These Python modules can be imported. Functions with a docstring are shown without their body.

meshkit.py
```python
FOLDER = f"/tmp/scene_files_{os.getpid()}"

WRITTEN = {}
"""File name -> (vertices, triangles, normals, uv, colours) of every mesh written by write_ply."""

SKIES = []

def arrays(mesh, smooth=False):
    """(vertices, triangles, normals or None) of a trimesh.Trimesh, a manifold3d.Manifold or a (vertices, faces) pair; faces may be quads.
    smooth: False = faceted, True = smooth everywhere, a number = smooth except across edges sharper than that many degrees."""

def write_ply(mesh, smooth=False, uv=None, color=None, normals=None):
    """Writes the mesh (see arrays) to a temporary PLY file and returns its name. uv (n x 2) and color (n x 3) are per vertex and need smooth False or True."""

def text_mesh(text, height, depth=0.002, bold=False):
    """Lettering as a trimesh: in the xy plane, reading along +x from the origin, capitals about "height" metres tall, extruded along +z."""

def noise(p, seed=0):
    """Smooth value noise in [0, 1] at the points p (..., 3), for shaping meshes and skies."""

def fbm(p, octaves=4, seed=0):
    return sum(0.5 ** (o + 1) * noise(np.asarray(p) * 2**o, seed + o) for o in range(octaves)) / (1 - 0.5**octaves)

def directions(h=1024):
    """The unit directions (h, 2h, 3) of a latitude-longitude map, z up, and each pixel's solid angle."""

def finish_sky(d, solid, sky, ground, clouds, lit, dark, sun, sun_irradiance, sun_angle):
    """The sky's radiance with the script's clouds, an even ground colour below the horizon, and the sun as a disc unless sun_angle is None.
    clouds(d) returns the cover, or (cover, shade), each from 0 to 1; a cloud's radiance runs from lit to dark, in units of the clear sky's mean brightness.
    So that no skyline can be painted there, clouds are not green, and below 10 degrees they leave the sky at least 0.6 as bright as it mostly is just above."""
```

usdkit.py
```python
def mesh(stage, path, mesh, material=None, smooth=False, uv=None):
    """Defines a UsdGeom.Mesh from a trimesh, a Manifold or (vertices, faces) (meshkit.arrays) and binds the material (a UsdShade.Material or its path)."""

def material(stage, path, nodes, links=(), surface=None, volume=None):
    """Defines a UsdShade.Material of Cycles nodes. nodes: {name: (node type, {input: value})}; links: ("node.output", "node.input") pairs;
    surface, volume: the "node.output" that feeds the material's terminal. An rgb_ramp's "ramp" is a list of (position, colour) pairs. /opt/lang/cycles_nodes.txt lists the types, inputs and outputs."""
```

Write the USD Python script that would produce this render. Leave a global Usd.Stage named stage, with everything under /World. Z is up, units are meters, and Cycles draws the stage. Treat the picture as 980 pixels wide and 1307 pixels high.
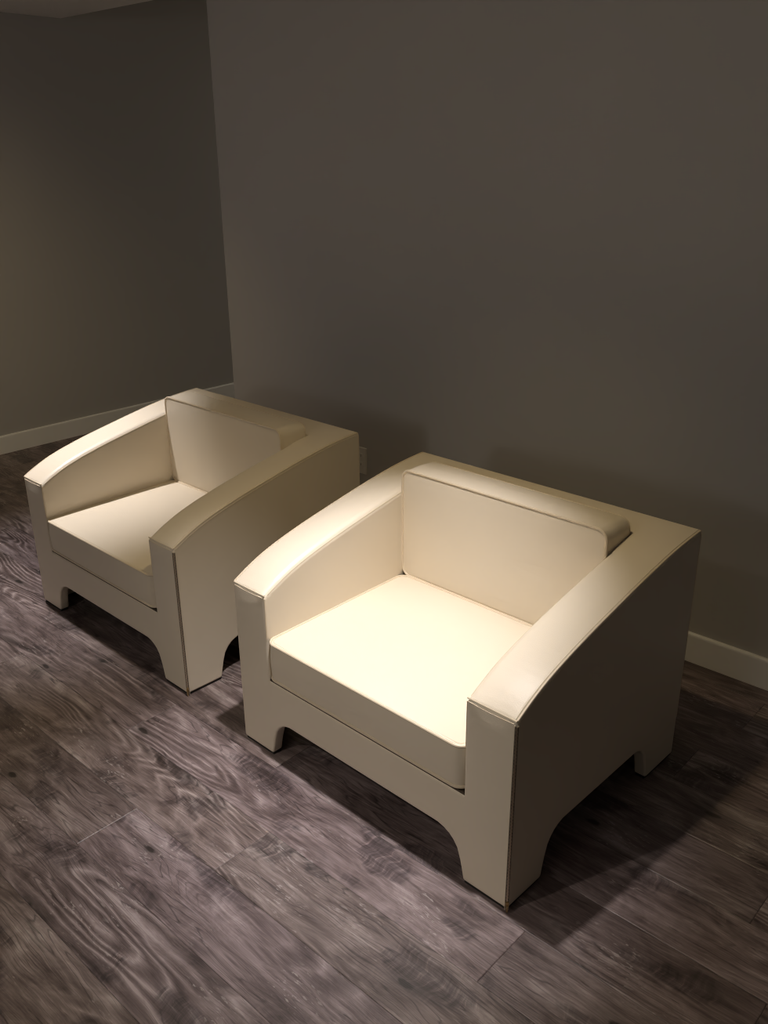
import math, random
import numpy as np
import trimesh
import manifold3d as m3
from shapely.geometry import Polygon, Point, box as sbox
from shapely.ops import unary_union
from scipy.interpolate import PchipInterpolator
import usdkit
from pxr import Usd, UsdGeom, UsdLux, UsdShade, Gf, Sdf, Vt

random.seed(7)
rng = np.random.default_rng(7)
stage = Usd.Stage.CreateInMemory()
UsdGeom.SetStageUpAxis(stage, UsdGeom.Tokens.z)
UsdGeom.SetStageMetersPerUnit(stage, 1.0)
world = UsdGeom.Xform.Define(stage, '/World')
stage.SetDefaultPrim(world.GetPrim())

# ---------------------------------------------------------------- camera
# x runs along the long grey wall, y towards it, z up; the eye stands at (0, 0, 1.6)
EXPOSURE = 0.0
cam = UsdGeom.Camera.Define(stage, '/World/camera')
R_, U_, B_ = (0.737217, 0.675614, -0.00752), (-0.247696, 0.280602, 0.927313), (0.628616, -0.681768, 0.374212)
cam.AddTransformOp().Set(Gf.Matrix4d(*R_, 0, *U_, 0, *B_, 0, 0, 0, 1.6, 1))
cam.CreateHorizontalApertureAttr(24.0)
cam.CreateVerticalApertureAttr(24.0 * 1307 / 980)
cam.CreateFocalLengthAttr(24.0 * 1137.23 / 980)
cam.CreateClippingRangeAttr(Gf.Vec2f(0.05, 100))
cam.CreateExposureAttr(EXPOSURE)

# ---------------------------------------------------------------- light: spots of the ceiling and other lamps out of view
CEIL = 2.282


def spot(name, x, y, power, cone, soft, color, aim=(0, 0), radius=0.03, z=CEIL - 0.012):
    s = UsdLux.SphereLight.Define(stage, '/World/' + name)
    s.AddTranslateOp().Set(Gf.Vec3d(x, y, z))
    # tilt: aim = horizontal offset of the beam's foot per metre of drop
    d = np.array([aim[0], aim[1], -1.0])
    rot = Gf.Rotation(Gf.Vec3d(0, 0, -1), Gf.Vec3d(*(d / np.linalg.norm(d))))
    q = rot.GetQuat()
    s.AddOrientOp().Set(Gf.Quatf(q.GetReal(), *q.GetImaginary()))
    s.CreateRadiusAttr(radius)
    s.CreateIntensityAttr(power)
    s.CreateNormalizeAttr(True)
    s.CreateColorAttr(Gf.Vec3f(*color))
    sh = UsdLux.ShapingAPI.Apply(s.GetPrim())
    sh.CreateShapingConeAngleAttr(cone)
    sh.CreateShapingConeSoftnessAttr(soft)


BEAM = (1.0, 0.975, 1.04)       # middle of a spot
FRINGE = (1.0, 0.78, 0.42)     # the yellower rim of its light
ROOM = (1.0, 0.96, 0.90)


def puck(name, x, y, power, r=0.15, z=CEIL - 0.01, color=ROOM):
    """A disc lamp out of view, facing down from the ceiling."""
    d = UsdLux.DiskLight.Define(stage, '/World/' + name)
    d.AddTranslateOp().Set(Gf.Vec3d(x, y, z))
    d.CreateRadiusAttr(r)
    d.CreateNormalizeAttr(True)
    d.CreateIntensityAttr(power)
    d.CreateColorAttr(Gf.Vec3f(*color))


# over the near armchair: a narrow beam with its weaker, yellower spill
spot('spot_beam', -1.31, 1.345, 60.0, 24, 1.0, BEAM, aim=(-0.05, 0.02))
spot('spot_spill', -1.31, 1.345, 10.5, 46, 1.0, FRINGE, aim=(-0.10, 0.06))
# out of view over the far armchair; its spill tilts to light the left wall
spot('spot_beam_001', -3.20, 1.42, 52.0, 24, 1.0, BEAM, aim=(0.03, 0.06))
spot('spot_spill_001', -3.20, 1.42, 11.0, 66, 1.0, FRINGE, aim=(-0.50, -0.15))
# lamps out of view, placed for what they light
spot('spot_beam_002', -1.54, -0.46, 16.5, 34, 1.0, (1.0, 0.91, 0.80), aim=(0.13, 0.55))  # nearer the viewer; lights the near chair's front, casts its second shadow
spot('spot_beam_003', -4.40, -0.50, 62.0, 40, 1.0, BEAM)  # unseen, placed so its bounce lights the left wall and ceiling
puck('unseen_disc_light', -4.20, 6.6, 5.0, z=2.55, color=(1.0, 0.90, 0.72))  # unseen lamp in the passage, placed to light the left wall
# unseen lamp behind the viewer, placed to light walls and chair fronts
lamp = UsdLux.SphereLight.Define(stage, '/World/unseen_room_lamp')
lamp.AddTranslateOp().Set(Gf.Vec3d(-1.15, -2.7, 1.75))
lamp.CreateRadiusAttr(0.26)
lamp.CreateNormalizeAttr(True)
lamp.CreateIntensityAttr(7.2)
lamp.CreateColorAttr(Gf.Vec3f(*ROOM))

# ---------------------------------------------------------------- materials
_T = Sdf.ValueTypeNames


def mat(name, nodes, links, surface='p.BSDF'):
    return usdkit.material(stage, '/World/Looks/' + name, nodes, links, surface=surface)


def simple(name, color, rough, bump=None, **kw):
    nodes = {'p': ('principled_bsdf', {'base_color': color, 'roughness': rough, **kw})}
    links = []
    if bump:
        sc, st, dist = bump
        nodes |= {'c': ('texture_coordinate', {}), 'n': ('noise_texture', {'scale': sc, 'detail': 3.0}),
                  'b': ('bump', {'strength': st, 'distance': dist})}
        links += [('c.object', 'n.vector'), ('n.fac', 'b.height'), ('b.normal', 'p.normal')]
    return mat(name, nodes, links)


def leather_material(name, col):
    nodes = {
        'c': ('texture_coordinate', {}),
        'n': ('noise_texture', {'scale': 420.0, 'detail': 2.0}),
        'w': ('noise_texture', {'scale': 9.0, 'detail': 2.0}),
        'm': ('math', {'math_type': 'multiply', 'value2': 1.0}),
        'h': ('math', {'math_type': 'multiply_add', 'value2': 6.0}),
        'b': ('bump', {'strength': 0.35, 'distance': 0.0006}),
        't': ('noise_texture', {'scale': 3.0, 'detail': 3.0}),
        'r': ('rgb_ramp', {'ramp': [(0.3, tuple(0.965 * c for c in col)), (0.7, col)]}),
        'p': ('principled_bsdf', {'roughness': 0.42, 'specular_ior_level': 0.5}),
    }
    links = [('c.object', 'n.vector'), ('c.object', 'w.vector'), ('c.object', 't.vector'), ('t.fac', 'r.fac'),
             ('r.color', 'p.base_color'), ('w.fac', 'h.value1'), ('n.fac', 'h.value3'), ('h.value', 'b.height'),
             ('b.normal', 'p.normal')]
    return mat(name, nodes, links)


LEATHER = leather_material('cream_leather', (0.73, 0.645, 0.508))
THREAD = simple('cream_thread', (0.64, 0.55, 0.40), 0.7)
WELT = simple('cream_welt', (0.66, 0.56, 0.41), 0.45)
ZIP_METAL = simple('zipper_metal', (0.55, 0.47, 0.36), 0.35, metallic=0.9)
ZIP_TAPE = simple('zipper_tape', (0.10, 0.08, 0.06), 0.8)
BRASS = simple('brass_pull', (0.55, 0.42, 0.22), 0.3, metallic=1.0)
DECK = simple('brown_deck_cloth', (0.075, 0.055, 0.036), 0.9)
GLIDE = simple('black_glide', (0.02, 0.018, 0.016), 0.6)
CLOTH = simple('black_dust_cover', (0.015, 0.014, 0.013), 0.95)
WALL = simple('grey_wall_paint', (0.475, 0.462, 0.445), 0.6, bump=(260.0, 0.12, 0.001))
TRIM = simple('white_trim_paint', (0.86, 0.85, 0.83), 0.4)
CEILING = simple('ceiling_paint', (0.88, 0.865, 0.83), 0.9, bump=(140.0, 0.6, 0.004))
PLASTIC = simple('white_plastic', (0.68, 0.66, 0.62), 0.35)
DARK = simple('dark_slot', (0.02, 0.02, 0.02), 0.7)
SUBFLOOR = simple('dark_underlay', (0.03, 0.026, 0.023), 0.9)


def wood_material():
    n, l = {}, []

    def node(name, kind, inputs=None, **links):
        n[name] = (kind, inputs or {})
        for k, src in links.items():
            l.append((src, f'{name}.{k}'))

    def noise(name, scale, src, detail=2.0, rough=0.55, loc=(0, 0, 0), rot=(0, 0, 0), dist=0.0):
        node(name + '_m', 'mapping', {'scale': scale, 'location': loc, 'rotation': rot}, vector=src)
        node(name, 'noise_texture', {'scale': 1.0, 'detail': detail, 'roughness': rough, 'distortion': dist}, vector=name + '_m.vector')

    def remap(name, src, a, b, c=0.0, d=1.0):
        node(name, 'map_range', {'from_min': a, 'from_max': b, 'to_min': c, 'to_max': d, 'clamp': True}, value=src)

    def mth(name, kind, a=None, b=None, c=None):
        inp, lk = {'math_type': kind}, {}
        for k, v in (('value1', a), ('value2', b), ('value3', c)):
            if isinstance(v, str):
                lk[k] = v
            elif v is not None:
                inp[k] = v
        node(name, 'math', inp, **lk)

    def mixc(name, kind, fac, a, b):
        inp, lk = {'mix_type': kind}, {}
        for k, v in (('fac', fac), ('color1', a), ('color2', b)):
            if isinstance(v, str):
                lk[k] = v
            else:
                inp[k] = v
        node(name, 'mix', inp, **lk)

    node('seed', 'attribute', {'attribute': 'plank_seed'})
    node('tint', 'attribute', {'attribute': 'plank_tint'})
    node('g', 'geometry')
    mixc('pos', 'add', 1.0, 'g.position', 'seed.color')
    P = 'pos.color'
    # the grain wanders
    noise('warp', (2.6, 6.0, 1.0), P, 3.0)
    mixc('warp_c', 'subtract', 1.0, 'warp.color', (0.5, 0.5, 0.5))
    mixc('warp_s', 'multiply', 1.0, 'warp_c.color', (0.16, 0.050, 0.0))
    mixc('pw', 'add', 1.0, P, 'warp_s.color')
    Q = 'pw.color'
    # growth rings: contour lines of a stretched noise, closing to cathedrals
    noise('rn', (1.2, 7.5, 1.0), Q, 1.5, 0.4)
    mth('rm', 'multiply', 'rn.fac', 40.0)
    mth('ring', 'pingpong', 'rm.value', 1.0)
    mth('ring_p', 'power', 'ring.value', 1.6)
    noise('rk', (1.3, 3.0, 1.0), P, 1.0, loc=(5.3, 2.1, 0))
    remap('ring_w', 'rk.fac', 0.52, 0.66, 0.05, 0.28)
    # fibres, coarse to fine
    noise('f1', (1.6, 22.0, 1.0), Q, 4.0, 0.6)
    noise('f2', (5.0, 90.0, 1.0), Q, 4.0, 0.62)
    noise('f3', (16.0, 420.0, 1.0), Q, 2.0, 0.6)
    # cloudy weathering
    noise('cl', (4.0, 9.0, 1.0), Q, 6.0, 0.65, dist=0.8)
    mth('a1', 'multiply', 'cl.fac', 0.85)
    mth('a2', 'multiply_add', 'f1.fac', 0.46, 'a1.value')
    mth('a3', 'multiply_add', 'f2.fac', 0.34, 'a2.value')
    mth('a4', 'multiply_add', 'f3.fac', 0.30, 'a3.value')
    mth('a5', 'add', 'a4.value', -0.455)                      # centred on 0.5
    node('tone', 'mix_float', {}, fac='ring_w.result', a='a5.value', b='ring_p.value')
    node('ramp', 'rgb_ramp', {'ramp': [(0.27, (0.044, 0.0305, 0.0285)), (0.40, (0.100, 0.073, 0.069)), (0.50, (0.156, 0.119, 0.114)),
                                       (0.58, (0.213, 0.167, 0.162)), (0.70, (0.325, 0.272, 0.26))]}, fac='tone.result')
    # long thin grain lines
    noise('gl', (0.9, 11.0, 1.0), Q, 2.5, 0.5, loc=(4.4, 1.2, 0))
    mth('gl1', 'multiply', 'gl.fac', 26.0)
    mth('gl2', 'pingpong', 'gl1.value', 0.5)
    remap('gl3', 'gl2.value', 0.0, 0.12, 0.45, 1.0)
    noise('gm', (2.2, 6.0, 1.0), P, 2.0, loc=(0.3, 5.5, 0))
    remap('gm2', 'gm.fac', 0.40, 0.58, 0.0, 1.0)
    mixc('lined', 'multiply', 'gm2.result', 'ramp.color', 'gl3.result')
    mixc('tinted', 'multiply', 1.0, 'lined.color', 'tint.color')
    # charcoal patches with marks running across the board
    noise('dk', (4.2, 7.5, 1.0), P, 3.0, 0.55, loc=(1.7, 8.2, 0))
    remap('dkm', 'dk.fac', 0.55, 0.62)
    noise('saw', (85.0, 9.0, 1.0), Q, 3.0, 0.65, rot=(0, 0, 0.5))
    node('sawr', 'rgb_ramp', {'ramp': [(0.36, (0.34, 0.33, 0.34)), (0.58, (0.62, 0.61, 0.62)), (0.70, (1.05, 1.03, 1.02))]}, fac='saw.fac')
    mth('dkf', 'multiply', 'dkm.result', 0.95)
    mixc('sawn', 'multiply', 'dkf.value', 'tinted.color', 'sawr.color')
    # pale scrapes
    noise('sc', (42.0, 150.0, 1.0), Q, 2.0, 0.6, rot=(0, 0, 0.12))
    noise('scm', (5.0, 9.0, 1.0), P, 2.0, loc=(9.1, 3.3, 0))
    remap('sc1', 'sc.fac', 0.60, 0.66)
    remap('sc2', 'scm.fac', 0.54, 0.66)
    mth('sc3', 'multiply', 'sc1.result', 'sc2.result')
    mth('sc4', 'multiply', 'sc3.value', 0.5)
    mixc('scr', 'mix', 'sc4.value', 'sawn.color', (0.42, 0.38, 0.36))
    # knots and splits
    node('v_m', 'mapping', {'scale': (4.5, 11.0, 1.0)}, vector=Q)
    node('vor', 'voronoi_texture', {'scale': 1.0, 'randomness': 1.0}, vector='v_m.vector')
    noise('vj', (30.0, 60.0, 1.0), P, 2.0)
    mth('vd0', 'multiply_add', 'vj.fac', 0.14, 'vor.distance')
    noise('vk', (2.0, 5.0, 1.0), P, 1.0, loc=(2.2, 7.7, 0))
    remap('vk2', 'vk.fac', 0.38, 0.50, 0.30, 0.0)
    mth('vd', 'add', 'vd0.value', 'vk2.result')
    remap('knot', 'vd.value', 0.14, 0.19, 0.92, 0.0)
    remap('halo', 'vd.value', 0.15, 0.42, 0.5, 0.0)
    noise('sp', (9.0, 130.0, 1.0), Q, 3.0, 0.6, loc=(3.0, 6.0, 0))
    remap('split', 'sp.fac', 0.665, 0.71, 0.0, 0.8)
    mixc('c1', 'mix', 'halo.result', 'scr.color', (0.085, 0.068, 0.063))
    mixc('c2', 'mix', 'knot.result', 'c1.color', (0.022, 0.017, 0.015))
    mixc('c3', 'mix', 'split.result', 'c2.color', (0.035, 0.028, 0.025))
    mth('h1', 'multiply_add', 'f3.fac', 0.7, 'tone.result')
    node('b', 'bump', {'strength': 0.3, 'distance': 0.0012}, height='h1.value')
    node('p', 'principled_bsdf', {'roughness': 0.42, 'specular_ior_level': 0.45}, base_color='c3.color', normal='b.normal')
    return mat('weathered_wood', n, l)


WOOD = wood_material()

# ---------------------------------------------------------------- helpers
_used = {}


def fresh(parent, name):
    k = f'{parent}/{name}'
    c = _used.get(k, 0)
    _used[k] = c + 1
    return k if c == 0 else f'{k}_{c:03d}'


def obj(name, mesh, material, parent='/World', smooth=30, label=None):
    path = fresh(str(parent), name)
    m = usdkit.mesh(stage, path, mesh, material, smooth=smooth)
    if label:
        m.GetPrim().SetCustomDataByKey('label', label)
    return m.GetPrim()


def body_normals(tm):
    """Normals that keep flats flat: a corner's normal is weighted by the size of the flat that each triangle belongs to."""
    tm = trimesh.Trimesh(tm.vertices, tm.faces, process=False)
    tm.merge_vertices()
    adj, ang = tm.face_adjacency, tm.face_adjacency_angles
    import scipy.sparse as sp
    from scipy.sparse.csgraph import connected_components
    n = len(tm.faces)

    def comp(limit):
        e = adj[ang < limit]
        return connected_components(sp.coo_matrix((np.ones(len(e)), (e[:, 0], e[:, 1])), (n, n)), directed=False)[1]

    area = tm.area_faces
    flat = comp(math.radians(0.4))
    w = np.bincount(flat, area)[flat]
    vid = tm.faces.ravel()                             # the corners, three per face
    order = np.argsort(vid, kind='stable')
    start = np.searchsorted(vid[order], np.arange(len(tm.vertices) + 1))
    fn = tm.face_normals
    acc = np.zeros((len(vid), 3))
    size = np.diff(start)
    for d in range(int(size.max())):                   # the d-th face round every vertex
        c = np.repeat(np.where(d < size, start[:-1] + d, -1), size)
        other = np.where(c >= 0, order[np.maximum(c, 0)] // 3, 0)
        mine = order // 3
        ok = (c >= 0) & ((fn[other] * fn[mine]).sum(1) > math.cos(math.radians(35)))
        acc[order] += np.where(ok[:, None], fn[other] * w[other][:, None], 0)
    acc /= np.maximum(np.linalg.norm(acc, axis=1, keepdims=True), 1e-12)
    return np.array(tm.vertices)[vid], np.arange(len(vid)).reshape(-1, 3), acc


def body_obj(name, man, parent):
    v, f, nn = body_normals(put(man))
    path = fresh(str(parent), name)
    m = usdkit.mesh(stage, path, (v, f), LEATHER)
    m.CreateNormalsAttr(Vt.Vec3fArray.FromNumpy(nn.astype(np.float32)))
    m.SetNormalsInterpolation('vertex')
    return m.GetPrim()


def tag(prim, **kw):
    for k, v in kw.items():
        prim.SetCustomDataByKey(k, v)
    return prim


def xform(name, loc=(0, 0, 0), rz=0.0):
    x = UsdGeom.Xform.Define(stage, fresh('/World', name))
    x.AddTranslateOp().Set(Gf.Vec3d(*loc))
    x.AddRotateZOp().Set(rz)
    return x.GetPrim()


def bx(x0, x1, y0, y1, z0, z1):
    return trimesh.creation.box(bounds=[[x0, y0, z0], [x1, y1, z1]])


def tube(pts, r, n=8, closed=False, caps=True):
    """A round tube along a polyline."""
    p = np.asarray(pts, float)
    N = len(p)
    rr = np.full(N, r) if np.ndim(r) == 0 else np.asarray(r)
    if closed:
        t = np.roll(p, -1, 0) - np.roll(p, 1, 0)
    else:
        t = np.gradient(p, axis=0)
    t /= np.linalg.norm(t, axis=1, keepdims=True)
    ref = np.array([0, 0, 1.0]) if abs(t[:, 2]).mean() < 0.8 else np.array([1.0, 0, 0])
    a = np.cross(t, ref)
    bad = np.linalg.norm(a, axis=1) < 1e-3
    a[bad] = np.cross(t[bad], [0.3, 0.9, 0.2])
    a /= np.linalg.norm(a, axis=1, keepdims=True)
    for i in range(1, N):  # carry the frame along without twist
        v = a[i - 1] - t[i] * (a[i - 1] @ t[i])
        a[i] = v / np.linalg.norm(v)
    b = np.cross(t, a)
    ph = np.linspace(0, 2 * np.pi, n, endpoint=False)
    v = (p[:, None] + rr[:, None, None] * (np.cos(ph)[None, :, None] * a[:, None] + np.sin(ph)[None, :, None] * b[:, None])).reshape(-1, 3)
    f = []
    for i in range(N if closed else N - 1):
        j = (i + 1) % N
        for k in range(n):
            q = (k + 1) % n
            f += [(i * n + k, i * n + q, j * n + q), (i * n + k, j * n + q, j * n + k)]
    if not closed and caps:
        v = np.vstack([v, p[0], p[-1]])
        for k in range(n):
            q = (k + 1) % n
            f += [(len(v) - 2, q, k), (len(v) - 1, (N - 1) * n + k, (N - 1) * n + q)]
    m = trimesh.Trimesh(v, f, process=False)
    m.fix_normals()
    return m


def to_tm(man):
    m = man.to_mesh()
    return trimesh.Trimesh(np.array(m.vert_properties[:, :3], float), np.array(m.tri_verts), process=False)


def to_man(tm):
    return m3.Manifold(m3.Mesh(np.asarray(tm.vertices, np.float32), np.asarray(tm.faces, np.uint32)))


def prism(poly, depth):
    return to_man(trimesh.creation.extrude_polygon(poly, depth, engine='earcut'))


def mbox(x0, x1, y0, y1, z0, z1):
    return m3.Manifold.cube([x1 - x0, y1 - y0, z1 - z0]).translate([x0, y0, z0])


YZ = [[0, 0, 1, 0], [1, 0, 0, 0], [0, 1, 0, 0]]      # polygon (y, z) extruded along +x
XZ = [[1, 0, 0, 0], [0, 0, 1, 0], [0, 1, 0, 0]]      # polygon (x, z) extruded along +y (mirrored)


def along_x(poly, x0, x1):
    return prism(poly, x1 - x0).transform(YZ).translate([x0, 0, 0])


def along_y(poly, y0, y1):
    man = prism(poly, y1 - y0)                        # (x, z) in its xy plane
    return man.rotate([90, 0, 0]).translate([0, y1, 0])


# ---------------------------------------------------------------- the setting
WALL_Y, CORNER_X, LEFT_X = 2.614, -3.388, -4.953
RIGHT_X, FRONT_Y, HALL_Y, HALL_Z, STEP_Y = 2.4, -3.2, 7.4, 2.56, 2.84

floor = tag(xform('floor'), kind='structure', label='grey-brown weathered wood plank floor', category='floor')
obj('underlay', bx(LEFT_X - 0.1, RIGHT_X + 0.1, FRONT_Y - 0.1, HALL_Y + 0.1, -0.10, -0.006), SUBFLOOR, floor.GetPath(), smooth=False)

PITCH, Y0, LEN = 0.1756, 1.9985, 1.305
# where an end joint lies in the rows that the photograph shows
JOINT = {4: -0.780, 5: -1.437, 6: -1.764, 7: -0.93, 3: -1.62, 2: 0.05, 1: -0.42, 0: -0.95}


def plank_mesh(x0, x1, y0, y1, drop):
    g, c = 0.0003, 0.0019
    x0, x1, y0, y1 = x0 + g, x1 - g, y0 + g, y1 - g
    v = [(x0, y0, -0.006), (x1, y0, -0.006), (x1, y1, -0.006), (x0, y1, -0.006),
         (x0, y0, drop - 0.0011), (x1, y0, drop - 0.0011), (x1, y1, drop - 0.0011), (x0, y1, drop - 0.0011),
         (x0 + c, y0 + c, drop), (x1 - c, y0 + c, drop), (x1 - c, y1 - c, drop), (x0 + c, y1 - c, drop)]
    q = [(0, 1, 5, 4), (1, 2, 6, 5), (2, 3, 7, 6), (3, 0, 4, 7), (4, 5, 9, 8), (5, 6, 10, 9), (6, 7, 11, 10), (7, 4, 8, 11), (8, 9, 10, 11)]
    return np.array(v), np.array(q)


def plank(x0, x1, y0, y1):
    v, q = plank_mesh(x0, x1, y0, y1, -float(rng.uniform(0, 0.0004)))
    p = obj('plank', (v, q), WOOD, floor.GetPath(), smooth=False)
    pv = UsdGeom.PrimvarsAPI(p)
    n = len(p.GetAttribute('points').Get())
    seed = np.tile(rng.uniform(0, 60, 3), (n, 1)).astype(np.float32)
    s = float(rng.uniform(0.86, 1.12))
    tint = np.tile(np.array([s, s * rng.uniform(0.975, 1.02), s * rng.uniform(0.96, 1.03)]), (n, 1)).astype(np.float32)
    pv.CreatePrimvar('plank_seed', _T.Color3fArray, 'vertex').Set(Vt.Vec3fArray.FromNumpy(seed))
    pv.CreatePrimvar('plank_tint', _T.Color3fArray, 'vertex').Set(Vt.Vec3fArray.FromNumpy(tint))


for k in range(-31, 30):
    y1 = Y0 - k * PITCH
    y0 = y1 - PITCH
    if y0 < FRONT_Y - 0.18 or y1 > HALL_Y:
        continue
    xl, xr = LEFT_X - 0.02, (RIGHT_X if y0 < WALL_Y else CORNER_X + 0.02)
    j = JOINT.get(k, float(rng.uniform(-LEN, 0)))
    cuts = [j + i * LEN for i in range(-8, 8) if xl + 0.05 < j + i * LEN < xr - 0.05]
    ends = [xl] + cuts + [xr]
    for a, b in zip(ends[:-1], ends[1:]):
        plank(a, b, y0, y1)


def wall(name, mesh, label):
    return tag(obj(name, mesh, WALL, smooth=False), kind='structure', label=label, category='wall')


H = HALL_Z + 0.1
wall('wall_back', trimesh.util.concatenate([bx(CORNER_X, RIGHT_X + 0.1, WALL_Y, WALL_Y + 0.12, -0.02, H), bx(CORNER_X, CORNER_X + 0.12, WALL_Y + 0.12, HALL_Y, -0.02, H)]), 'large dark grey painted wall behind the armchairs')
wall('wall_left', bx(LEFT_X - 0.12, LEFT_X, FRONT_Y, HALL_Y, -0.02, H), 'dark grey painted wall at far left')
wall('wall_hall_end', bx(LEFT_X, CORNER_X, HALL_Y, HALL_Y + 0.12, -0.02, H), 'grey wall closing the passage')
wall('wall_right', bx(RIGHT_X, RIGHT_X + 0.12, FRONT_Y, WALL_Y, -0.02, H), 'grey wall right of the frame')
wall('wall_front', bx(LEFT_X - 0.1, RIGHT_X + 0.12, FRONT_Y - 0.12, FRONT_Y, -0.02, H), 'grey wall behind the viewer')
tag(obj('ceiling', bx(LEFT_X - 0.1, RIGHT_X + 0.1, FRONT_Y - 0.1, STEP_Y, CEIL, H + 0.1), CEILING, smooth=False), kind='structure', label='pale lowered ceiling edge at top left', category='ceiling')
tag(obj('ceiling', bx(LEFT_X - 0.1, CORNER_X + 0.1, STEP_Y, HALL_Y + 0.1, HALL_Z, H + 0.1), CEILING, smooth=False), kind='structure', label='higher ceiling of the passage', category='ceiling')


def baseboard(name, p0, p1, normal, label):
    """A flat board with eased top edge; runs p0 to p1 against a wall, normal points into the room."""
    prof = Polygon([(0, 0.0), (0.0135, 0.0), (0.0135, 0.097), (0.012, 0.102), (0.009, 0.1045), (0, 0.1048)])
    p0, p1, nrm = np.array(p0, float), np.array(p1, float), np.array(normal, float)
    d = p1 - p0
    L = np.linalg.norm(d)
    m = trimesh.creation.extrude_polygon(prof, L, engine='earcut')
    v = np.array(m.vertices)
    out = np.zeros_like(v)
    out[:, :2] = p0 + v[:, 2:3] * (d / L) + v[:, 0:1] * nrm
    out[:, 2] = v[:, 1] + 0.0002
    m = trimesh.Trimesh(out, m.faces, process=False)
    m.fix_normals()
    return tag(obj(name, m, TRIM, smooth=False), kind='structure', label=label, category='baseboard')


baseboard('baseboard_back', (CORNER_X - 0.0135, WALL_Y), (RIGHT_X, WALL_Y), (0, -1), 'white flat baseboard along the large wall behind the armchairs')
baseboard('baseboard_left', (LEFT_X, FRONT_Y), (LEFT_X, HALL_Y), (1, 0), 'white flat baseboard along the far left wall')
baseboard('baseboard_hall', (CORNER_X, WALL_Y - 0.0135), (CORNER_X, HALL_Y), (-1, 0), 'white flat baseboard round the outside corner')

# wall outlet, half hidden behind the far armchair
OX, OZ = -2.541, 0.372
outlet = tag(xform('wall_outlet', (OX, WALL_Y, OZ)), label='white duplex wall outlet on grey wall behind the far armchair', category='outlet')


def plate(w, h, d, r, e):
    c = m3.CrossSection([[(-w / 2 + r, -h / 2 + r), (w / 2 - r, -h / 2 + r), (w / 2 - r, h / 2 - r), (-w / 2 + r, h / 2 - r)]]).offset(r, m3.JoinType.Round, 2.0, 16)
    a = c.extrude(d - e)
    b = c.offset(-e, m3.JoinType.Round, 2.0, 16).extrude(d)
    return to_tm(m3.Manifold.batch_hull([a, b])).apply_transform(trimesh.transformations.rotation_matrix(np.pi / 2, [1, 0, 0]))


obj('cover_plate', plate(0.070, 0.118, 0.006, 0.004, 0.0025), PLASTIC, outlet.GetPath())
for s in (-1, 1):
    f = plate(0.034, 0.029, 0.0085, 0.010, 0.001)
    f.apply_translation([0, 0, s * 0.0195])
    soc = obj('socket', f, PLASTIC, outlet.GetPath())
    for sx in (-1, 1):
        obj('slot', bx(sx * 0.0065 - 0.001, sx * 0.0065 + 0.001, -0.0090, -0.0080, s * 0.0195 - 0.001, s * 0.0195 + 0.008), DARK, soc.GetPath(), smooth=False)
obj('screw', trimesh.creation.cylinder(0.003, 0.002, sections=12).apply_transform(trimesh.transformations.rotation_matrix(np.pi / 2, [1, 0, 0])).apply_translation([0, -0.0065, 0]), PLASTIC, outlet.GetPath())

# ---------------------------------------------------------------- armchair, in its own frame: x along the front (right end at 0), y to the back
W, D, TA = 0.955, 0.785, 0.134
HF, HB = 0.513, 0.698
NOTCH_Z = 0.129
LZ = 0.007                                            # the leather ends this far above the floor
BACK_Y = 0.665                                        # front of the back panel
RAIL_Z = 0.2505
RND = 0.007

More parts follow.
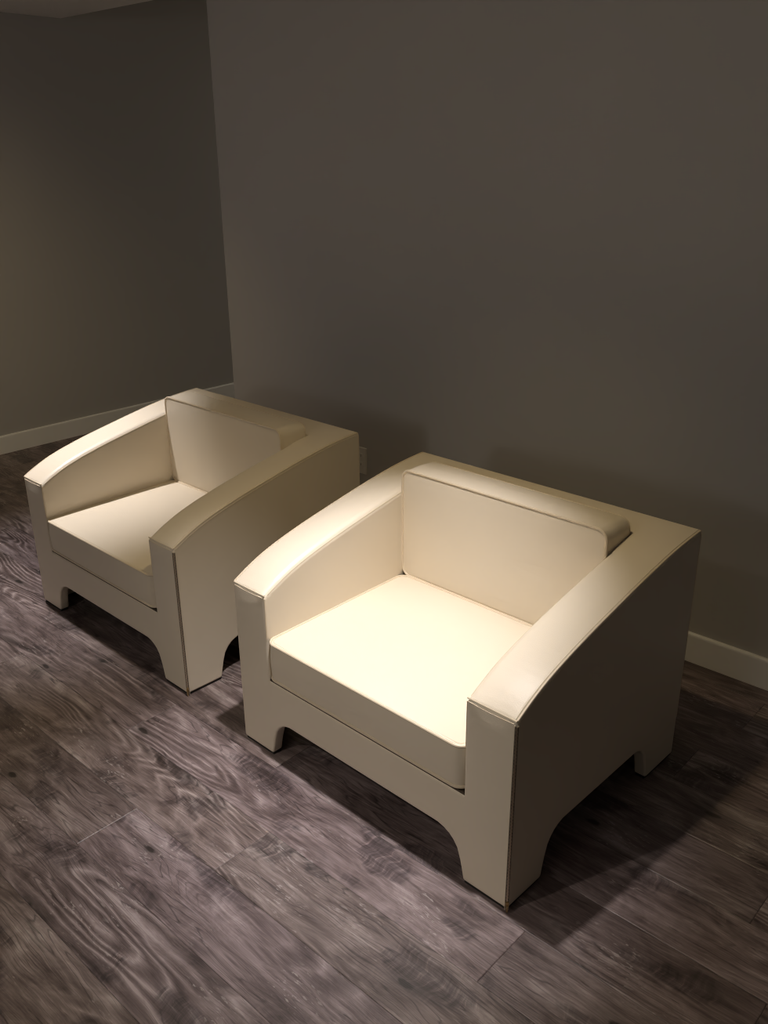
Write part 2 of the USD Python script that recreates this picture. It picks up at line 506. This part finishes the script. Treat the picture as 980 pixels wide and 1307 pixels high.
curve_v = np.array([0.0, 0.05, 0.11, 0.236, 0.372, 0.536, 0.650, 0.72, 0.785])
curve_z = np.array([0.512, 0.539, 0.565, 0.602, 0.633, 0.667, 0.686, 0.6935, 0.698])
arm_top = PchipInterpolator(curve_v, curve_z)


def top_pts(n=40):
    v = np.linspace(0, D, n)
    return np.stack([v, arm_top(v)], 1)


def notch_poly(a0, a1, z, flare=0.078, drop=0.10):
    """The cut-out between two legs: straight top, legs that flare out to it in a soft curve (profile measured on the front)."""
    prof = [(0.0, -0.02), (0.0, 0.005), (0.005, 0.030), (0.012, 0.060), (0.022, 0.090), (0.034, 0.106), (0.047, 0.117), (0.062, 0.1245), (0.080, z)]
    L = [(a0 + u, h) for u, h in prof]
    Rr = [(a1 - u, h) for u, h in prof[::-1]]
    return Polygon(L + Rr)


def build_body():
    r = RND
    side = Polygon([(0, LZ)] + [tuple(p) for p in top_pts()] + [(D, LZ)]).buffer(-r, join_style=2)
    core = along_x(side, -W + r, -W + TA - r) + along_x(side, -TA + r, -r)
    core = core + (along_x(side, -W + 0.03, -0.03) ^ mbox(-2, 2, BACK_Y + r, D, 0.05, 1))          # back panel, its top in line with the arms
    core = core + mbox(-W + 0.03, -0.03, r, BACK_Y + 0.03, 0.05, RAIL_Z - r)                 # rail and deck
    core = core + mbox(-W + 0.03, -0.03, 0.035 + r, BACK_Y + 0.03, 0.15, 0.2500 - r)       # deck under the cushion
    core = core + mbox(-W + r, -r, r, 0.05, LZ + r, RAIL_Z - r)                              # front panel down to the legs
    core = core + mbox(-W + r, -r, D - 0.05, D - r, LZ + r, RAIL_Z - r)
    nf = notch_poly(-W + 0.129, -0.129, NOTCH_Z).buffer(r)
    core = core - along_y(nf, -0.1, 0.06) - along_y(nf, D - 0.06, D + 0.1)
    ns = notch_poly(0.135, D - 0.153, NOTCH_Z).buffer(r)
    core = core - along_x(ns, -W - 0.1, -W + 0.06) - along_x(ns, -0.06, 0.1)
    t = 0.036
    core = core - mbox(-W + t - r, -t + r, t - r, D - t + r, -0.1, NOTCH_Z + r)
    body = core.minkowski_sum(m3.Manifold.sphere(r, 12))
    # groove for the zipper down the right front edge
    groove = m3.Manifold.cube([0.0085, 0.0085, 0.6], True).rotate([0, 0, 45]).translate([0.001, -0.001, 0.20])
    body = body - (groove ^ mbox(-0.1, 0.1, -0.1, 0.1, -0.1, HF - 0.010))
    return body


body = build_body()
zc = NOTCH_Z - 0.0025
upper, lower = body.split_by_plane([0, 0, 1], zc)
right_arm, rest = upper.split_by_plane([1, 0, 0], -TA - 0.0007)
rest, left_arm = rest.split_by_plane([1, 0, 0], -W + TA + 0.0007)
back_m, rail_m = rest.split_by_plane([0, 1, 0], BACK_Y - 0.0015)


def soften_arm(man, inner, outer):
    """Roll the padded inner top edge and crown the top."""
    man = man.refine_to_length(0.0062)

    def f(p):
        p = np.array(p, float)
        sgn = 1.0 if outer > inner else -1.0
        u = (p[:, 0] - inner) * sgn                    # 0 at the inner face
        top = arm_top(np.clip(p[:, 1], 0, D))
        w = top - p[:, 2]
        fade = np.clip((BACK_Y - 0.02 - p[:, 1]) / 0.10, 0, 1)
        Rr = 0.020 * fade + 1e-6
        a, b = Rr - u, Rr - w
        hit = (a > 0) & (b > 0)
        hyp = np.hypot(a, b)
        k = np.where(hit & (hyp > Rr), Rr / np.maximum(hyp, 1e-9), 1.0)
        na, nb = a * k, b * k
        u2 = np.where(hit, Rr - na, u)
        w2 = np.where(hit, Rr - nb, w)
        p[:, 0] = inner + sgn * u2
        p[:, 2] = top - w2
        s = np.clip((u2 - 0.5 * TA) / (0.5 * TA), -1, 1)
        ends = np.clip(p[:, 1] / 0.05, 0, 1) * np.clip((BACK_Y - 0.01 - p[:, 1]) / 0.30, 0, 1) ** 1.5
        p[:, 2] += 0.0045 * (1 - s**2) * np.clip(1 - w2 / 0.03, 0, 1) * np.sqrt(ends)
        # a little fullness of the front face
        g = np.clip(1 - p[:, 1] / 0.02, 0, 1) * (1 - s**2) * np.clip((p[:, 2] - 0.14) / 0.1, 0, 1) * np.clip((HF - p[:, 2]) / 0.05, 0, 1)
        p[:, 1] -= 0.0035 * g
        return p

    return man.warp_batch(f)


right_arm = soften_arm(right_arm, -TA, 0.0)
left_arm = soften_arm(left_arm, -W + TA, -W)
legs = sorted(lower.decompose(), key=lambda q: (round(q.bounding_box()[1], 1), -q.bounding_box()[0]))

ORIGIN = np.array([-W / 2, D / 2, 0.0])                # the thing's base point in this frame


def put(m):
    tm = to_tm(m) if hasattr(m, 'to_mesh') else m.copy()
    tm.apply_translation(-ORIGIN)
    return tm


# cushions -------------------------------------------------------
def ring(hx, hy, rc, k=7, m=14):
    """A rounded rectangle, the same number of points whatever its size."""
    rc = max(min(rc, hx - 1e-4, hy - 1e-4), 1e-4)
    pts = []
    for cx, cy, a0 in ((hx - rc, hy - rc, 0), (-hx + rc, hy - rc, 90), (-hx + rc, -hy + rc, 180), (hx - rc, -hy + rc, 270)):
        a = np.radians(a0 + np.linspace(0, 90, k))
        arc = np.stack([cx + rc * np.cos(a), cy + rc * np.sin(a)], 1)
        if len(pts):
            seg = np.linspace(pts[-1][-1], arc[0], m + 2)[1:-1]
            pts.append(seg)
        pts.append(arc)
    pts.append(np.linspace(pts[-1][-1], pts[0][0], m + 2)[1:-1])
    return np.vstack(pts)


def cushion(hx, hy, h, rc, re, crown, side, lump=0.0, seed=3):
    """A boxed cushion, middle of its underside at the origin."""
    rows = []
    insets = [min(hx, hy) * f for f in (0.90, 0.8, 0.68, 0.55, 0.4, 0.28, 0.18, 0.1, 0.055)] + [re * f for f in (1.6, 1.0)]
    for d in insets:
        rows.append((d, 0.0, 1))
    for a in (75, 60, 45, 30, 15):
        s = np.radians(a)
        rows.append((re * (1 - np.cos(s)), re * (1 - np.sin(s)), 0))
    for f in (0.08, 0.2, 0.4, 0.5, 0.6, 0.8, 0.92):
        z = re + (h - 2 * re) * f
        rows.append((-side * math.sin(math.pi * f), z, 0))
    for a in (15, 30, 45, 60, 75):
        s = np.radians(a)
        rows.append((re * (1 - np.cos(s)), h - re * (1 - np.sin(s)), 0))
    for d in insets[::-1]:
        rows.append((d, h, 2))
    V = []
    for d, z, kind in rows:
        p = ring(hx - d, hy - d, rc - d if rc - d > 0.004 else 0.004)
        zz = np.full(len(p), z)
        if kind:
            x, y = np.clip(p[:, 0] / hx, -1, 1), np.clip(p[:, 1] / hy, -1, 1)
            dome = ((1 - x**4) * (1 - y**4)) ** 0.8
            if kind == 2:
                zz = z + crown * dome
                if lump:
                    from meshkit import fbm
                    q = np.stack([p[:, 0] * 5 + 7, p[:, 1] * 5 + 3, np.full(len(p), 0.5)], 1)
                    zz += lump * (fbm(q, 2, seed) - 0.5) * dome
            else:
                zz = z - 0.6 * crown * dome
        V.append(np.column_stack([p, zz]))
    n = len(V[0])
    v = np.vstack(V + [V[0].mean(0)[None], V[-1].mean(0)[None]])
    f = []
    for i in range(len(V) - 1):
        for k in range(n):
            q = (k + 1) % n
            f += [(i * n + k, i * n + q, (i + 1) * n + q), (i * n + k, (i + 1) * n + q, (i + 1) * n + k)]
    for k in range(n):
        q = (k + 1) % n
        f += [(len(v) - 2, q, k), (len(v) - 1, (len(V) - 1) * n + k, (len(V) - 1) * n + q)]
    m = trimesh.Trimesh(v, f, process=False)
    m.fix_normals()
    return m


def outline(hx, hy, rc, z, inset):
    p = ring(hx - inset, hy - inset, rc - inset)
    return np.column_stack([p, np.full(len(p), z)])


chair = xform('armchair')
CP = chair.GetPath()

body_obj('arm', right_arm, CP)
ra = stage.GetPrimAtPath(str(CP) + '/arm')
la = body_obj('arm', left_arm, CP)
body_obj('back_panel', back_m, CP)
body_obj('front_rail', rail_m, CP)
leg_prims = []
for q in legs:
    L = body_obj('leg', q, CP)
    leg_prims.append(L)
    b = q.bounding_box()
    base = (q ^ mbox(-2, 2, -2, 2, -1, LZ + 0.012)).project().offset(-0.004, m3.JoinType.Round, 2.0, 8)
    obj('glide', put(base.extrude(LZ + 0.004)), GLIDE, L.GetPath(), label='black glide under the leg')
obj('dust_cover', put(bx(-W + 0.04, -0.04, 0.04, D - 0.04, NOTCH_Z - 0.004, NOTCH_Z + 0.001)), CLOTH, CP, smooth=False, label='black cloth under the seat')

obj('seat_deck', put(bx(-W + TA - 0.0005, -TA + 0.0005, 0.0035, BACK_Y, 0.240, 0.2555)), DECK, CP, smooth=False, label='dark brown cloth deck under the seat cushion')

# seat cushion
SX0, SX1, SY0, SY1, SZ0, SZ1 = -W + TA + 0.001, -TA - 0.001, -0.004, 0.539, 0.2645, 0.3775
hx, hy = (SX1 - SX0) / 2, (SY1 - SY0) / 2
SC = np.array([(SX0 + SX1) / 2, (SY0 + SY1) / 2, 0])


def seat_lift(m):
    v = np.array(m.vertices)
    y = v[:, 1] + hy
    k = np.clip(v[:, 2] / (SZ1 - SZ0), 0, 1)
    v[:, 2] += k * 0.010 * y / (2 * hy)
    m = trimesh.Trimesh(v + SC + [0, 0, SZ0], m.faces, process=False)
    return put(m)


seat = obj('seat_cushion', seat_lift(cushion(hx, hy, SZ1 - SZ0, 0.030, 0.006, 0.011, 0.003, 0.004)), LEATHER, CP)
SP = seat.GetPath()
hT = SZ1 - SZ0
obj('piping', seat_lift(tube(outline(hx, hy, 0.030, hT - 0.0010, 0.0006), 0.0038, 8, True)), WELT, SP)
obj('piping', seat_lift(tube(outline(hx, hy, 0.030, 0.0016, 0.0002), 0.0040, 8, True)), WELT, SP)
obj('stitching', seat_lift(tube(outline(hx, hy, 0.030, hT + 0.0009, 0.0085), 0.0007, 5, True)), THREAD, SP)

# back cushion: thickness along y
BH0, BH1 = 0.3885, 0.731
BY0 = 0.541
BT = 0.115
bhx, bhy = 0.688 / 2, (BH1 - BH0) / 2


def stand(m):
    v = np.array(m.vertices)
    out = np.column_stack([v[:, 0] - W / 2, BY0 + BT - v[:, 2], v[:, 1] + (BH0 + BH1) / 2])
    t = trimesh.Trimesh(out, m.faces, process=False)
    t.fix_normals()
    return put(t)


backc = obj('back_cushion', stand(cushion(bhx, bhy, BT, 0.030, 0.006, 0.006, 0.003, 0.006, 11)), LEATHER, CP)
obj('piping', stand(tube(outline(bhx, bhy, 0.030, BT - 0.0004, 0.0004), 0.0041, 8, True)), WELT, backc.GetPath())
obj('piping', stand(tube(outline(bhx, bhy, 0.030, 0.0018, 0.0022), 0.0030, 8, True)), WELT, backc.GetPath())


# seams of the arms
def seam_line(x, lift, dy=0.0, n=60, v0=0.004, v1=D - 0.006):
    v = np.linspace(v0, v1, n)
    return np.column_stack([np.full(n, x), v + dy, arm_top(v) + lift])


e = RND * 0.29
for prim, xo, xi, s in ((ra, 0.0, -TA, -1), (la, -W, -W + TA, 1)):
    P = prim.GetPath()
    xs = xo + s * e
    obj('seam', put(tube(seam_line(xs, -e), 0.0024, 6)), WELT, P)
    obj('stitching', put(tube(seam_line(xo + s * 0.0068, 0.0003), 0.0008, 5)), THREAD, P)  # thin darker line standing for the shaded groove beside the welt
    obj('stitching', put(tube(seam_line(xo - s * 0.0001, -0.0095, v0=0.010, v1=D - 0.01), 0.0009, 5)), THREAD, P)
    # seam across the front top edge, with a thin darker line just below it
    xx = np.linspace(xs, xi - s * e, 16)
    obj('seam', put(tube(np.column_stack([xx, np.full(16, e), np.full(16, HF - e + 0.0005)]), 0.0021, 6)), WELT, P)
    xx = np.linspace(xs + s * 0.006, xi - s * 0.006, 16)
    obj('stitching', put(tube(np.column_stack([xx, np.full(16, -0.0003) - 0.0028 * np.sin(np.linspace(0, np.pi, 16)), np.full(16, HF - 0.0085)]), 0.0008, 5)), THREAD, P)
    # seam along the inner side, a finger below the rolled edge
    obj('stitching', put(tube(seam_line(xi - s * 0.0027, -0.0098, v0=0.014, v1=0.54), 0.0013, 5)), THREAD, P)
    # upright seam where inner side meets front
    zz = np.linspace(0.385, HF - 0.010, 10)
    obj('seam', put(tube(np.column_stack([np.full(10, xi - s * e), np.full(10, e), zz]), 0.0018, 6)), WELT, P)

# back upright edge seam on the right and across the back's top
zz = np.linspace(NOTCH_Z, HB - 0.01, 10)
obj('seam', put(tube(np.column_stack([np.full(10, -e), np.full(10, D - e), zz]), 0.002, 6)), WELT, ra.GetPath())

# zipper down the right front edge
zp = UsdGeom.Xform.Define(stage, str(CP) + '/zipper').GetPrim()
ZP = zp.GetPath()
tape = m3.Manifold.cube([0.0092, 0.0016, HF - 0.020], True).rotate([0, 0, 45]).translate([-0.0022, 0.0022, (HF - 0.012) / 2 + 0.002])
obj('zipper_tape', put(tape), ZIP_TAPE, ZP, smooth=False, label='dark zipper tape')
teeth = []
nT = 110
for i in range(nT):
    z = 0.010 + (HF - 0.026) * i / (nT - 1)
    c = trimesh.creation.box([0.0040, 0.0024, 0.0043])
    c.apply_transform(trimesh.transformations.rotation_matrix(np.pi / 4, [0, 0, 1]))
    c.apply_translation([-0.0010 + (0.0003 if i % 2 else -0.0003), 0.0010 + (0.0003 if i % 2 else -0.0003), z])
    teeth.append(c)
tp = obj('zipper_teeth', put(trimesh.util.concatenate(teeth)), ZIP_METAL, ZP, smooth=False, label='row of small metal zipper teeth')
tag(tp, kind='stuff')
for sx, sy in ((-0.0052, -0.0004), (0.0004, 0.0052)):
    obj('zipper_edge', put(tube([[sx, sy, 0.004], [sx, sy, 0.25], [sx, sy, HF - 0.011]], 0.0012, 6)), WELT, ZP)
sl = m3.Manifold.cube([0.0075, 0.004, 0.011], True).rotate([0, 0, 45]).translate([0.0004, -0.0004, 0.024])
slider = obj('zipper_slider', put(sl), BRASS, ZP, label='brass zipper slider')
pl = m3.Manifold.cube([0.0045, 0.0012, 0.020], True).rotate([6, 0, 45]).translate([0.0028, -0.0028, 0.0125])
obj('zipper_pull', put(pl), BRASS, ZP, label='brass zipper pull')

tag(chair, label='cream leather armchair nearer the viewer, its seat brightest under the ceiling spot', category='armchair', group='pair of cream leather armchairs')


def place(prim, origin, yaw):
    a = math.radians(yaw)
    c, s = math.cos(a), math.sin(a)
    x = origin[0] + c * ORIGIN[0] - s * ORIGIN[1]
    y = origin[1] + s * ORIGIN[0] + c * ORIGIN[1]
    prim.GetAttribute('xformOp:translate').Set(Gf.Vec3d(x, y, 0))
    prim.GetAttribute('xformOp:rotateZ').Set(yaw)


second = xform('armchair')
second.GetReferences().AddInternalReference(chair.GetPath())
second.SetInstanceable(True)
tag(second, label='cream leather armchair farther away at left, next to the far left wall, half in shade', category='armchair', group='pair of cream leather armchairs')
place(chair, (-0.841, 1.311), -1.37)
place(second, (-2.097, 1.349), -1.08)
